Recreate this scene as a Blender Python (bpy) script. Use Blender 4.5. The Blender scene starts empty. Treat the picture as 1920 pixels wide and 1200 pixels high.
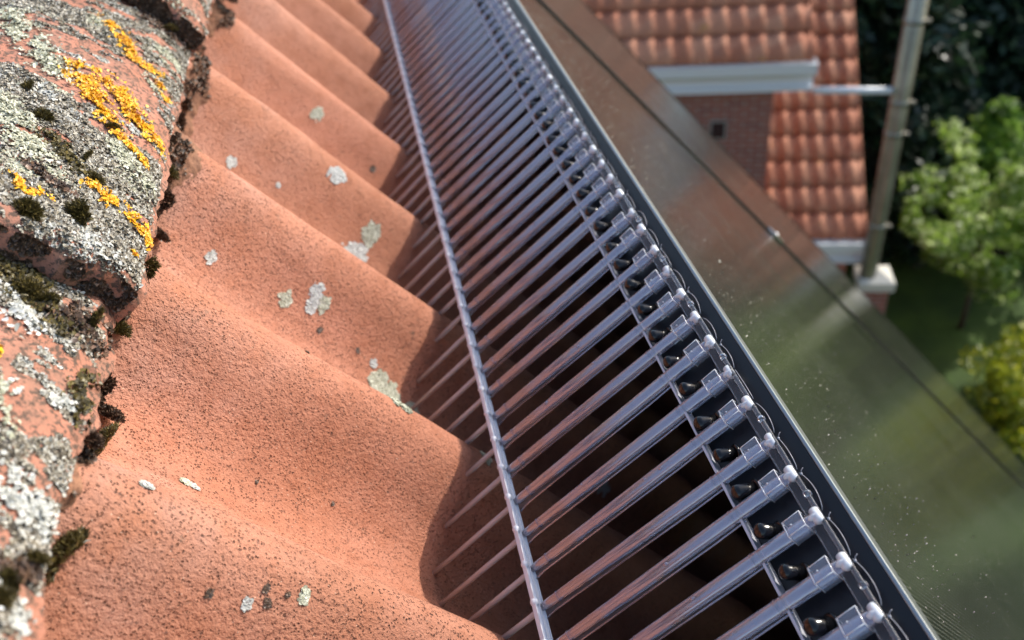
import bpy, math, random
import numpy as np
from mathutils import Vector, Matrix
rad = math.radians
random.seed(7); RNG = np.random.default_rng(7)
scene = bpy.context.scene
col = scene.collection

# ------------------------------------------------------------------ camera, sky, sun
CAMH = 9.3
CAM = np.array([0.0, 0.0, CAMH])
AX = np.array([0.97880344, -0.18603731, -0.08563841])     # camera right, in world axes
AY = np.array([0.17915833, 0.57519700, 0.79815456])       # camera up
AZ = np.array([-0.09922757, -0.79657927, 0.59633494])     # camera back
FPX = 1678.4755
cd = bpy.data.cameras.new('camera'); cam = bpy.data.objects.new('camera', cd); col.objects.link(cam)
cam.matrix_world = Matrix(((AX[0], AY[0], AZ[0], 0), (AX[1], AY[1], AZ[1], 0), (AX[2], AY[2], AZ[2], CAMH), (0, 0, 0, 1)))
cd.sensor_width = 36; cd.lens = FPX / 1920 * 36
cd.clip_start = 0.01; cd.clip_end = 500
cd.dof.use_dof = True; cd.dof.focus_distance = 0.53; cd.dof.aperture_fstop = 7.0; cd.dof.aperture_blades = 0
scene.camera = cam

TH = rad(50)
SV = np.array([math.cos(TH), 0, -math.sin(TH)]); RV = np.array([0, 1.0, 0]); NV = np.array([math.sin(TH), 0, math.cos(TH)])
tilt = rad(3.4)
Ld = NV * math.cos(tilt) + SV * math.sin(tilt) + RV * 0.36
Ld = Ld / np.linalg.norm(Ld)
w = bpy.data.worlds.new('World'); scene.world = w; w.use_nodes = True
nt = w.node_tree; bg = nt.nodes['Background']
sky = nt.nodes.new('ShaderNodeTexSky'); sky.sky_type = 'NISHITA'; sky.sun_disc = False
sky.sun_elevation = math.asin(Ld[2]); sky.sun_rotation = math.atan2(Ld[0], Ld[1])
sky.air_density = 1.2; sky.dust_density = 2.0
nt.links.new(sky.outputs[0], bg.inputs[0]); bg.inputs[1].default_value = 0.15
sd = bpy.data.lights.new('sun', 'SUN'); sd.energy = 2.75; sd.angle = rad(0.5); sd.color = (1, 0.95, 0.87)
sun = bpy.data.objects.new('sun', sd); col.objects.link(sun); sun.location = (0, 0, 30)
sun.rotation_euler = Vector(Ld).to_track_quat('Z', 'Y').to_euler()
scene.view_settings.view_transform = 'Standard'; scene.view_settings.look = 'None'
scene.view_settings.exposure = 0.80; scene.view_settings.gamma = 1
scene.cycles.max_bounces = 14; scene.cycles.transmission_bounces = 14; scene.cycles.transparent_max_bounces = 16
scene.cycles.glossy_bounces = 6; scene.cycles.diffuse_bounces = 4
scene.cycles.use_denoising = True
scene.cycles.sample_clamp_indirect = 8
scene.cycles.caustics_reflective = False; scene.cycles.caustics_refractive = False

# ------------------------------------------------------------------ helpers
def tag(o, label=None, cat=None, group=None, kind=None):
    if label: o['label'] = label
    if cat: o['category'] = cat
    if group: o['group'] = group
    if kind: o['kind'] = kind
    return o

def empty(name, loc, rot=(0, 0, 0), parent=None):
    o = bpy.data.objects.new(name, None); col.objects.link(o)
    o.location = loc; o.rotation_euler = rot; o.empty_display_size = .05
    o.parent = parent
    return o

def mesh_np(name, V, F, mat, smooth=False):
    """V (n,3); F list of faces or an (m,k) array"""
    me = bpy.data.meshes.new(name)
    V = np.asarray(V, dtype=np.float32)
    if isinstance(F, np.ndarray):
        m, k = F.shape
        me.vertices.add(len(V)); me.vertices.foreach_set('co', V.ravel())
        me.loops.add(m * k); me.loops.foreach_set('vertex_index', F.astype(np.int32).ravel())
        me.polygons.add(m); me.polygons.foreach_set('loop_start', np.arange(0, m * k, k, dtype=np.int32))
        me.polygons.foreach_set('loop_total', np.full(m, k, dtype=np.int32))
        me.update(calc_edges=True)
    else:
        me.from_pydata([tuple(map(float, v)) for v in V], [], [tuple(f) for f in F]); me.update()
    if mat: me.materials.append(mat)
    if smooth: me.polygons.foreach_set('use_smooth', [True] * len(me.polygons))
    return me

def obj(name, me, parent=None, loc=(0, 0, 0), rot=(0, 0, 0)):
    o = bpy.data.objects.new(name, me); col.objects.link(o)
    o.location = loc; o.rotation_euler = rot
    if parent: o.parent = parent
    return o

class MB:
    def __init__(s): s.v = []; s.f = []
    def add(s, V, F):
        b = len(s.v); s.v += [tuple(p) for p in V]; s.f += [tuple(i + b for i in f) for f in F]
    def box(s, x0, x1, y0, y1, z0, z1):
        V = [(x, y, z) for x in (x0, x1) for y in (y0, y1) for z in (z0, z1)]
        s.add(V, [(0, 1, 3, 2), (4, 6, 7, 5), (0, 4, 5, 1), (2, 3, 7, 6), (0, 2, 6, 4), (1, 5, 7, 3)])
    def tube(s, pts, rads, n=12, cap=True, sx=1.0):
        pts = [np.array(p, float) for p in pts]; rings = []
        V = []
        prev = None
        for i, p in enumerate(pts):
            d = pts[min(i + 1, len(pts) - 1)] - pts[max(i - 1, 0)]; d = d / (np.linalg.norm(d) + 1e-12)
            if prev is None:
                a = np.array([1.0, 0, 0]) if abs(d[0]) < .9 else np.array([0, 1.0, 0])
            else: a = prev
            a = a - d * np.dot(a, d); a /= np.linalg.norm(a); prev = a
            b = np.cross(d, a)
            for k in range(n):
                t = 2 * math.pi * k / n
                V.append(p + rads[i] * (math.cos(t) * a * sx + math.sin(t) * b))
        F = []
        for i in range(len(pts) - 1):
            for k in range(n):
                k2 = (k + 1) % n
                F.append((i * n + k, i * n + k2, (i + 1) * n + k2, (i + 1) * n + k))
        if cap:
            F.append(tuple(range(n - 1, -1, -1))); m = (len(pts) - 1) * n
            F.append(tuple(range(m, m + n)))
        s.add(V, F)
    def ball(s, c, r, n=8, m=6, sc=(1, 1, 1)):
        V = []; F = []
        for i in range(m + 1):
            ph = math.pi * i / m
            for k in range(n):
                t = 2 * math.pi * k / n
                V.append((c[0] + r * sc[0] * math.sin(ph) * math.cos(t), c[1] + r * sc[1] * math.sin(ph) * math.sin(t), c[2] + r * sc[2] * math.cos(ph)))
        for i in range(m):
            for k in range(n):
                k2 = (k + 1) % n
                F.append((i * n + k, (i + 1) * n + k, (i + 1) * n + k2, i * n + k2))
        s.add(V, F)
    def mesh(s, name, mat, smooth=False): return mesh_np(name, s.v, s.f, mat, smooth)
    def build(s, name, mat, parent=None, smooth=False, loc=(0, 0, 0)): return obj(name, s.mesh(name, mat, smooth), parent, loc)

def bevel(o, wd, seg=2):
    m = o.modifiers.new('bevel', 'BEVEL'); m.width = wd; m.segments = seg; m.limit_method = 'ANGLE'; m.angle_limit = rad(40)
    return o

# numpy value noise
def _h(i, j, k, s):
    n = (i * 374761393 + j * 668265263 + k * 2147483647 + s * 974711) & 0xffffffff
    n = ((n ^ (n >> 13)) * 1274126177) & 0xffffffff
    return ((n ^ (n >> 16)) & 0xffff) / 65535.0
def vnoise(P, scale, seed=0):
    P = np.asarray(P, float) * scale; I = np.floor(P).astype(np.int64); f = P - I; f = f * f * (3 - 2 * f)
    r = 0
    for a in (0, 1):
        for b in (0, 1):
            for c in (0, 1):
                wgt = (f[:, 0] if a else 1 - f[:, 0]) * (f[:, 1] if b else 1 - f[:, 1]) * (f[:, 2] if c else 1 - f[:, 2])
                r = r + wgt * _h(I[:, 0] + a, I[:, 1] + b, I[:, 2] + c, seed)
    return r
def fbm(P, scale, seed=0, oct=4):
    r = 0; a = .5; t = 0
    for i in range(oct): r = r + a * vnoise(P, scale * 2 ** i, seed + i); t += a; a *= .5
    return r / t

def roofP(s, r, n): return CAM + s * SV + r * RV + n * NV
ROT = (0, TH, 0)
def view_ray(px, py):    # direction through a place measured on the photograph, used to survey where things stand
    d = ((px - 960) * AX - (py - 600) * AY) / FPX - AZ
    return d

# ------------------------------------------------------------------ materials
def mat(name):
    m = bpy.data.materials.new(name); m.use_nodes = True
    return m, m.node_tree, m.node_tree.nodes['Principled BSDF']
def N(t, ty, **kw):
    n = t.nodes.new(ty)
    for k, v in kw.items():
        if k.startswith('i_'): n.inputs[k[2:].replace('_', ' ')].default_value = v
        else: setattr(n, k, v)
    return n
def ramp(t, src, stops, interp='LINEAR'):
    n = t.nodes.new('ShaderNodeValToRGB'); n.color_ramp.interpolation = interp
    e = n.color_ramp.elements
    e[0].position = stops[0][0]; e[0].color = (*stops[0][1], 1) if len(stops[0][1]) == 3 else stops[0][1]
    e[1].position = stops[-1][0]; e[1].color = (*stops[-1][1], 1)
    for p, c in stops[1:-1]:
        x = e.new(p); x.color = (*c, 1)
    t.links.new(src, n.inputs[0]); return n
def mix(t, fac, a, b):
    n = t.nodes.new('ShaderNodeMix'); n.data_type = 'RGBA'
    for s, i in ((fac, 0), (a, 6), (b, 7)):
        if isinstance(s, (int, float)): n.inputs[i].default_value = s
        elif isinstance(s, tuple): n.inputs[i].default_value = (*s, 1)
        else: t.links.new(s, n.inputs[i])
    return n.outputs[2]
def bump(t, p, h, strength, dist):
    b = t.nodes.new('ShaderNodeBump'); b.inputs['Strength'].default_value = strength; b.inputs['Distance'].default_value = dist
    t.links.new(h, b.inputs['Height']); t.links.new(b.outputs[0], p.inputs['Normal']); return b
def simple(name, c, rough=.6, metal=0, **kw):
    m, t, p = mat(name); p.inputs['Base Color'].default_value = (*c, 1); p.inputs['Roughness'].default_value = rough; p.inputs['Metallic'].default_value = metal
    for k, v in kw.items(): p.inputs[k].default_value = v
    return m
G3 = lambda x: (x, x, x)

def coords(t, rnd=True):
    tc = N(t, 'ShaderNodeTexCoord')
    if not rnd: return tc.outputs['Object']
    oi = N(t, 'ShaderNodeObjectInfo'); va = N(t, 'ShaderNodeVectorMath', operation='SCALE'); cx = N(t, 'ShaderNodeCombineXYZ')
    for i in range(3): t.links.new(oi.outputs['Random'], cx.inputs[i])
    va.inputs['Scale'].default_value = 13.0
    t.links.new(cx.outputs[0], va.inputs[0])
    ad = N(t, 'ShaderNodeVectorMath', operation='ADD'); t.links.new(tc.outputs['Object'], ad.inputs[0]); t.links.new(va.outputs[0], ad.inputs[1])
    return ad.outputs[0]
def noise(t, v, sc, det=4, rough=.55, dist=0):
    n = N(t, 'ShaderNodeTexNoise'); n.inputs['Scale'].default_value = sc; n.inputs['Detail'].default_value = det
    n.inputs['Roughness'].default_value = rough; n.inputs['Distortion'].default_value = dist
    t.links.new(v, n.inputs['Vector']); return n.outputs['Fac']

def m_clay():
    m, t, p = mat('clay_tile'); v = coords(t)
    big = noise(t, v, 9, 3); mid = noise(t, v, 60, 4); fine = noise(t, v, 330, 3, .6); fine2 = noise(t, v, 900, 2, .6)
    c1 = ramp(t, big, [(.3, (.44, .180, .100)), (.7, (.51, .228, .145))]).outputs[0]
    c2 = mix(t, ramp(t, mid, [(.45, G3(0)), (.75, G3(.55))]).outputs[0], c1, (.33, .115, .055))
    # pale dust near the ridge end, where mortar has washed down
    sx = N(t, 'ShaderNodeSeparateXYZ'); tc = N(t, 'ShaderNodeTexCoord'); t.links.new(tc.outputs['Object'], sx.inputs[0])
    ds = ramp(t, sx.outputs[0], [(.10, G3(1)), (.24, G3(0))]).outputs[0]
    dn = ramp(t, noise(t, v, 22, 4), [(.38, G3(0)), (.66, G3(1))]).outputs[0]
    mu = N(t, 'ShaderNodeMath', operation='MULTIPLY'); t.links.new(ds, mu.inputs[0]); t.links.new(dn, mu.inputs[1])
    mu2 = N(t, 'ShaderNodeMath', operation='MULTIPLY'); t.links.new(mu.outputs[0], mu2.inputs[0]); mu2.inputs[1].default_value = .55
    c3 = mix(t, mu2.outputs[0], c2, (.50, .30, .24))
    # dark specks gathered in drifts
    area0 = ramp(t, noise(t, v, 14, 4), [(.28, G3(.35)), (.50, G3(1))]).outputs[0]
    area1 = ramp(t, noise(t, v, 85, 4, .7), [(.38, G3(.35)), (.54, G3(1))]).outputs[0]
    arm = N(t, 'ShaderNodeMath', operation='MULTIPLY'); t.links.new(area0, arm.inputs[0]); t.links.new(area1, arm.inputs[1]); area = arm.outputs[0]
    vo = N(t, 'ShaderNodeTexVoronoi'); vo.inputs['Scale'].default_value = 520; vo.inputs['Randomness'].default_value = 1
    wv = N(t, 'ShaderNodeMixRGB' if False else 'ShaderNodeVectorMath', operation='ADD')
    nn = N(t, 'ShaderNodeTexNoise'); nn.inputs['Scale'].default_value = 400; t.links.new(v, nn.inputs['Vector'])
    sc = N(t, 'ShaderNodeVectorMath', operation='SCALE'); sc.inputs['Scale'].default_value = .0022; t.links.new(nn.outputs['Color'], sc.inputs[0])
    t.links.new(v, wv.inputs[0]); t.links.new(sc.outputs[0], wv.inputs[1]); t.links.new(wv.outputs[0], vo.inputs['Vector'])
    sp = ramp(t, vo.outputs['Distance'], [(.22, G3(1)), (.40, G3(0))]).outputs[0]
    cs = N(t, 'ShaderNodeSeparateColor'); t.links.new(vo.outputs['Color'], cs.inputs[0])
    pick = ramp(t, cs.outputs[0], [(.30, G3(0)), (.60, G3(1))]).outputs[0]
    a1 = N(t, 'ShaderNodeMath', operation='MULTIPLY'); t.links.new(sp, a1.inputs[0]); t.links.new(pick, a1.inputs[1])
    oc = N(t, 'ShaderNodeObjectInfo'); osr = N(t, 'ShaderNodeSeparateColor'); t.links.new(oc.outputs['Color'], osr.inputs[0])
    am = N(t, 'ShaderNodeMath', operation='MULTIPLY'); t.links.new(area, am.inputs[0]); t.links.new(osr.outputs[0], am.inputs[1]); area = am.outputs[0]
    a2 = N(t, 'ShaderNodeMath', operation='MULTIPLY'); t.links.new(a1.outputs[0], a2.inputs[0]); t.links.new(area, a2.inputs[1])
    vb = N(t, 'ShaderNodeTexVoronoi'); vb.inputs['Scale'].default_value = 230; t.links.new(wv.outputs[0], vb.inputs['Vector'])
    sb = ramp(t, vb.outputs['Distance'], [(.14, G3(1)), (.26, G3(0))]).outputs[0]
    cb_ = N(t, 'ShaderNodeSeparateColor'); t.links.new(vb.outputs['Color'], cb_.inputs[0])
    pb_ = ramp(t, cb_.outputs[1], [(.60, G3(0)), (.85, G3(1))]).outputs[0]
    b1 = N(t, 'ShaderNodeMath', operation='MULTIPLY'); t.links.new(sb, b1.inputs[0]); t.links.new(pb_, b1.inputs[1])
    b2 = N(t, 'ShaderNodeMath', operation='MULTIPLY'); t.links.new(b1.outputs[0], b2.inputs[0]); t.links.new(area, b2.inputs[1])
    spk = ramp(t, noise(t, v, 120, 2), [(.35, (.10, .050, .036)), (.65, (.24, .10, .06))]).outputs[0]
    c4a = mix(t, a2.outputs[0], c3, spk)
    c4 = mix(t, b2.outputs[0], c4a, (.12, .06, .045))
    # larger sooty lichen spots
    ls = ramp(t, noise(t, v, 70, 5, .7), [(.645, G3(0)), (.70, G3(.85))]).outputs[0]
    a3 = N(t, 'ShaderNodeMath', operation='MULTIPLY'); t.links.new(ls, a3.inputs[0]); t.links.new(area, a3.inputs[1])
    c5 = mix(t, a3.outputs[0], c4, (.19, .13, .09))
    # tiny pale grains
    vs = N(t, 'ShaderNodeTexVoronoi'); vs.inputs['Scale'].default_value = 420; t.links.new(v, vs.inputs['Vector'])
    pg = ramp(t, vs.outputs['Distance'], [(.10, G3(1)), (.17, G3(0))]).outputs[0]
    ps = N(t, 'ShaderNodeSeparateColor'); t.links.new(vs.outputs['Color'], ps.inputs[0])
    pp = ramp(t, ps.outputs[1], [(.80, G3(0)), (.84, G3(.7))]).outputs[0]
    a4 = N(t, 'ShaderNodeMath', operation='MULTIPLY'); t.links.new(pg, a4.inputs[0]); t.links.new(pp, a4.inputs[1])
    c6 = mix(t, a4.outputs[0], c5, (.72, .55, .42))
    oi = N(t, 'ShaderNodeObjectInfo'); tint = ramp(t, oi.outputs['Random'], [(0, (.86, .84, .82)), (.5, (1, 1, 1)), (1, (1.0, .93, .90))]).outputs[0]
    mt = N(t, 'ShaderNodeMix', data_type='RGBA', blend_type='MULTIPLY'); mt.inputs[0].default_value = 1; t.links.new(c6, mt.inputs[6]); t.links.new(tint, mt.inputs[7])
    mp = N(t, 'ShaderNodeMapping'); mp.inputs['Scale'].default_value = (3, 30, 30); t.links.new(v, mp.inputs[0])
    st_ = ramp(t, noise(t, mp.outputs[0], 1.3, 4, .6), [(.52, G3(0)), (.72, G3(.45))]).outputs[0]
    c7 = mix(t, st_, mt.outputs[2], (.27, .105, .060))
    t.links.new(c7, p.inputs['Base Color']); p.inputs['Roughness'].default_value = .82
    p.inputs['Specular IOR Level'].default_value = .35
    h = N(t, 'ShaderNodeMath', operation='MULTIPLY_ADD'); t.links.new(a2.outputs[0], h.inputs[0]); h.inputs[1].default_value = -1.6; t.links.new(fine, h.inputs[2])
    h2 = N(t, 'ShaderNodeMath', operation='MULTIPLY_ADD'); t.links.new(fine2, h2.inputs[0]); h2.inputs[1].default_value = .35; t.links.new(h.outputs[0], h2.inputs[2])
    bump(t, p, h2.outputs[0], 1.0, .0017)
    return m

def m_ridge():
    m, t, p = mat('weathered_ridge_clay'); v = coords(t, False)
    big = noise(t, v, 14, 4); mid = noise(t, v, 55, 5, .65); fine = noise(t, v, 260, 4, .7)
    c1 = ramp(t, big, [(.3, (.38, .15, .09)), (.7, (.46, .21, .145))]).outputs[0]
    c2 = mix(t, ramp(t, mid, [(.46, G3(0)), (.60, G3(.55))]).outputs[0], c1, (.25, .14, .095))
    c3 = mix(t, ramp(t, fine, [(.50, G3(0)), (.56, G3(.9))]).outputs[0], c2, (.08, .055, .04))
    c4 = mix(t, ramp(t, noise(t, v, 30, 4), [(.62, G3(0)), (.68, G3(.75))]).outputs[0], c3, (.14, .06, .035))
    t.links.new(c4, p.inputs['Base Color']); p.inputs['Roughness'].default_value = .9
    bump(t, p, fine, .9, .0015); return m

def m_noisy(name, a, b, sc=200, rough=.9, bd=.001, bs=.7):
    m, t, p = mat(name); v = coords(t, False); n = noise(t, v, sc, 4, .65)
    t.links.new(ramp(t, n, [(.35, a), (.65, b)]).outputs[0], p.inputs['Base Color']); p.inputs['Roughness'].default_value = rough
    bump(t, p, n, bs, bd); return m

def m_plastic(name, tint, haze, rough, ior=1.49, hm=0.0, hr=.18, hc=(.84, .82, .86)):
    m, t, p = mat(name)
    out = [n for n in t.nodes if n.type == 'OUTPUT_MATERIAL'][0]
    p.inputs['Base Color'].default_value = (*tint, 1); p.inputs['Transmission Weight'].default_value = 1; p.inputs['Roughness'].default_value = rough; p.inputs['IOR'].default_value = ior
    h = t.nodes.new('ShaderNodeBsdfPrincipled'); h.inputs['Base Color'].default_value = (*hc, 1); h.inputs['Roughness'].default_value = hr; h.inputs['Metallic'].default_value = hm
    h.inputs['Subsurface Weight'].default_value = 0
    mx = t.nodes.new('ShaderNodeMixShader'); mx.inputs[0].default_value = haze
    t.links.new(p.outputs[0], mx.inputs[1]); t.links.new(h.outputs[0], mx.inputs[2]); t.links.new(mx.outputs[0], out.inputs[0])
    return m

def m_thin(name, tint, haze, rough=.05, hc=(.9, .9, .93), fac=.6):
    # thin clear plastic: mostly see-through, glossier and cloudier toward its rims
    m, t, p = mat(name); out = [n for n in t.nodes if n.type == 'OUTPUT_MATERIAL'][0]
    p.inputs['Base Color'].default_value = (*hc, 1); p.inputs['Roughness'].default_value = rough
    tr = t.nodes.new('ShaderNodeBsdfTransparent'); tr.inputs[0].default_value = (*tint, 1)
    lw = t.nodes.new('ShaderNodeLayerWeight'); lw.inputs[0].default_value = .35
    ma = N(t, 'ShaderNodeMath', operation='MULTIPLY_ADD'); ma.inputs[1].default_value = fac; ma.inputs[2].default_value = haze; ma.use_clamp = True
    t.links.new(lw.outputs['Facing'], ma.inputs[0])
    mx = t.nodes.new('ShaderNodeMixShader'); t.links.new(ma.outputs[0], mx.inputs[0]); t.links.new(tr.outputs[0], mx.inputs[1]); t.links.new(p.outputs[0], mx.inputs[2])
    t.links.new(mx.outputs[0], out.inputs[0]); return m

def m_glass_panel():
    m, t, p = mat('dark_panel_glass'); v = coords(t, False)
    big = noise(t, v, 5, 4); fine = noise(t, v, 420, 3)
    # dust: overall film and small speckles
    vo = N(t, 'ShaderNodeTexVoronoi'); vo.inputs['Scale'].default_value = 150; t.links.new(v, vo.inputs['Vector'])
    sp = ramp(t, vo.outputs['Distance'], [(.06, G3(1)), (.13, G3(0))]).outputs[0]
    cs = N(t, 'ShaderNodeSeparateColor'); t.links.new(vo.outputs['Color'], cs.inputs[0])
    pk = ramp(t, cs.outputs[0], [(.55, G3(0)), (.7, G3(1))]).outputs[0]
    a = N(t, 'ShaderNodeMath', operation='MULTIPLY'); t.links.new(sp, a.inputs[0]); t.links.new(pk, a.inputs[1])
    film = ramp(t, big, [(.3, (.010, .011, .010)), (.7, (.026, .028, .023))]).outputs[0]
    c = mix(t, a.outputs[0], film, (.55, .52, .42))
    sx_ = N(t, 'ShaderNodeSeparateXYZ'); t.links.new(v, sx_.inputs[0])
    ln = N(t, 'ShaderNodeMath', operation='FRACT'); l0 = N(t, 'ShaderNodeMath', operation='MULTIPLY'); l0.inputs[1].default_value = 1 / .0045
    t.links.new(sx_.outputs[1], l0.inputs[0]); t.links.new(l0.outputs[0], ln.inputs[0])
    lr = ramp(t, ln.outputs[0], [(.10, G3(1)), (.2, G3(0))]).outputs[0]
    lg = N(t, 'ShaderNodeMath', operation='MULTIPLY'); t.links.new(lr, lg.inputs[0]); t.links.new(noise(t, v, 60, 3), lg.inputs[1])
    c = mix(t, lg.outputs[0], c, (.26, .27, .22))
    t.links.new(c, p.inputs['Base Color'])
    ro = ramp(t, big, [(.3, G3(.07)), (.75, G3(.15))]).outputs[0]
    t.links.new(ro, p.inputs['Roughness']); p.inputs['IOR'].default_value = 1.5
    # fine rolled texture of solar glass
    wv = N(t, 'ShaderNodeTexVoronoi'); wv.inputs['Scale'].default_value = 330; wv.inputs['Randomness'].default_value = .25; t.links.new(v, wv.inputs['Vector'])
    h = N(t, 'ShaderNodeMath', operation='ADD'); t.links.new(wv.outputs['Distance'], h.inputs[0]); t.links.new(a.outputs[0], h.inputs[1])
    bump(t, p, h.outputs[0], .16, .0006)
    return m

def m_leaf(name, a, b, c=None, trans=.25):
    m, t, p = mat(name); out = [n for n in t.nodes if n.type == 'OUTPUT_MATERIAL'][0]
    g = N(t, 'ShaderNodeNewGeometry')
    st = [(0, a), (1, b)] if c is None else [(0, a), (.6, b), (1, c)]
    r = ramp(t, g.outputs['Random Per Island'], st)
    t.links.new(r.outputs[0], p.inputs['Base Color']); p.inputs['Roughness'].default_value = .45
    tr = N(t, 'ShaderNodeBsdfTranslucent'); t.links.new(r.outputs[0], tr.inputs[0])
    mx = N(t, 'ShaderNodeMixShader'); mx.inputs[0].default_value = trans
    t.links.new(p.outputs[0], mx.inputs[1]); t.links.new(tr.outputs[0], mx.inputs[2]); t.links.new(mx.outputs[0], out.inputs[0])
    return m

def m_brick():
    m, t, p = mat('brick'); tc = N(t, 'ShaderNodeTexCoord')
    sx = N(t, 'ShaderNodeSeparateXYZ'); t.links.new(tc.outputs['Object'], sx.inputs[0])
    cx = N(t, 'ShaderNodeCombineXYZ'); ad = N(t, 'ShaderNodeMath', operation='ADD')
    t.links.new(sx.outputs[0], ad.inputs[0]); t.links.new(sx.outputs[1], ad.inputs[1])
    t.links.new(ad.outputs[0], cx.inputs[0]); t.links.new(sx.outputs[2], cx.inputs[1])
    b = N(t, 'ShaderNodeTexBrick'); b.inputs['Scale'].default_value = 1; b.inputs['Brick Width'].default_value = .21; b.inputs['Row Height'].default_value = .065
    b.inputs['Mortar Size'].default_value = .008; b.inputs['Color1'].default_value = (.30, .085, .055, 1); b.inputs['Color2'].default_value = (.21, .06, .045, 1); b.inputs['Mortar'].default_value = (.30, .25, .22, 1)
    t.links.new(cx.outputs[0], b.inputs['Vector']); t.links.new(b.outputs[0], p.inputs['Base Color']); p.inputs['Roughness'].default_value = .9
    return m

CLAY = m_clay(); RIDGE = m_ridge()
MORTAR = m_noisy('bedding_mortar', (.14, .065, .04), (.34, .17, .10), 240, .95, .002)
GREYL = m_leaf('grey_lichen_crust', (.06, .045, .03), (.32, .28, .21), (.60, .58, .52), 0)
PALEL = m_leaf('pale_lichen_crust', (.28, .27, .18), (.50, .50, .37), (.68, .68, .55), 0)
WHITEL = m_leaf('white_lichen_crust', (.38, .38, .34), (.54, .54, .50), (.68, .68, .65), 0)
YELL = m_leaf('yellow_lichen_crust', (.55, .22, .01), (.88, .48, .012), (.95, .62, .03), 0)
MOSS = m_leaf('moss_blades', (.030, .022, .010), (.11, .085, .025), (.20, .15, .04), .1)
DIRT = m_leaf('dark_moss_crumbs', (.030, .020, .014), (.10, .058, .035), (.24, .14, .09), 0)
PLAS = m_plastic('clear_plastic', (.93, .91, .95), .46, .04, 1.52, .66, .16, (.66, .60, .68))
WEB = m_thin('clear_web', (.98, .98, .98), .02, .03, (.9, .9, .93), .10)
CLIPM = m_thin('clear_clip', (.96, .98, 1.0), .06, .06, (.80, .88, 1.0), .16)
LUGM = m_plastic('lug_glint_plastic', (1, 1, 1), .68, .04, 1.5, .1, .16, (.95, .97, 1))  # white haze paints the sun glints of clear lugs and clip edges
PLAS2 = m_plastic('clip_plastic', (.95, .97, 1.0), .06, .04)
RAILP = m_plastic('frosted_plastic', (.98, .98, 1), .85, .25)
PINP = m_plastic('pin_plastic', (.95, .90, .88), .55, .15)
BLACKM = simple('black_anodised', (.005, .006, .010), .38, 0)
BLACKM.node_tree.nodes['Principled BSDF'].inputs['Specular IOR Level'].default_value = .38
EDGE = simple('frame_edge', (.30, .33, .35), .35, .9)
FLANGE = simple('flange_alu', (.55, .55, .60), .45, .2)
RUBBER = simple('black_rubber', (.003, .003, .004), .20)
WIRE = simple('nylon_wire', (.30, .30, .33), .25)
SILV = simple('steel_clamp', (.5, .5, .52), .3, 1)
PGLASS = m_glass_panel()
WHITEP = simple('white_painted_board', (.72, .74, .76), .4)
ZINC = m_noisy('weathered_zinc', (.22, .21, .17), (.34, .32, .27), 3, .35, .001, .1)
ZINC.node_tree.nodes['Principled BSDF'].inputs['Metallic'].default_value = .7
NTILE = None
BRICK = m_brick()
STONE = simple('pale_cap_stone', (.55, .52, .44), .8)
BARK = m_noisy('bark', (.06, .045, .03), (.13, .10, .07), 30)
WOODD = simple('roof_boards', (.05, .04, .035), .9)

# ------------------------------------------------------------------ our roof: field tiles
CREST0 = .511; PITCH = .185
def tile_n(r, s=.3):
    ph = 2 * math.pi * (np.asarray(r) - CREST0) / PITCH
    return -.3415 + .0295 * np.cos(ph) + .0025 * np.cos(2 * ph)
SNAP = {}
def build_tile(i, s0, s1, dn, lift=True):
    c = CREST0 + i * PITCH; r0 = c - PITCH + .020; r1 = c + .032
    nr, ns = 44, 60
    rs = np.linspace(r0, r1, nr); ss = np.linspace(s0, s1, ns)
    Rg, Sg = np.meshgrid(rs, ss, indexing='ij')
    n = tile_n(Rg) + dn
    n = n - np.clip((r0 + .014 - Rg) / .004, 0, 1) * .005       # under-lap
    P3 = np.stack([Rg.ravel(), Sg.ravel(), np.full(Rg.size, i * 3.1)], 1)
    n = n + ((fbm(P3, 9, 5, 3) - .5) * .006 + (fbm(P3, 45, 9, 3) - .5) * .0012).reshape(n.shape)
    n = n + (Sg - s0) * .004
    SNAP[(i, s0)] = (rs, ss, n)
    th = .012
    top = np.stack([Sg, Rg, n], -1).reshape(-1, 3); bot = top - [0, 0, th]
    org = np.array([s0, c, -.34])
    V = np.concatenate([top, bot]) - org; M = nr * ns
    F = []
    idx = lambda a, b: a * ns + b
    for a in range(nr - 1):
        for b in range(ns - 1):
            F.append((idx(a, b), idx(a, b + 1), idx(a + 1, b + 1), idx(a + 1, b))[::-1])
            F.append((idx(a, b) + M, idx(a, b + 1) + M, idx(a + 1, b + 1) + M, idx(a + 1, b) + M))
    for a in range(nr - 1):
        for b in (0, ns - 1):
            q = (idx(a, b), idx(a + 1, b), idx(a + 1, b) + M, idx(a, b) + M); F.append(q if b else q[::-1])
    for b in range(ns - 1):
        for a in (0, nr - 1):
            q = (idx(a, b), idx(a, b + 1), idx(a, b + 1) + M, idx(a, b) + M); F.append(q[::-1] if a else q)
    me = mesh_np('roof_tile', V, F, CLAY, True)
    try: me.set_sharp_from_angle(angle=rad(50))
    except Exception: pass
    return obj('roof_tile', me, None, roofP(*org), ROT), org
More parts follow.
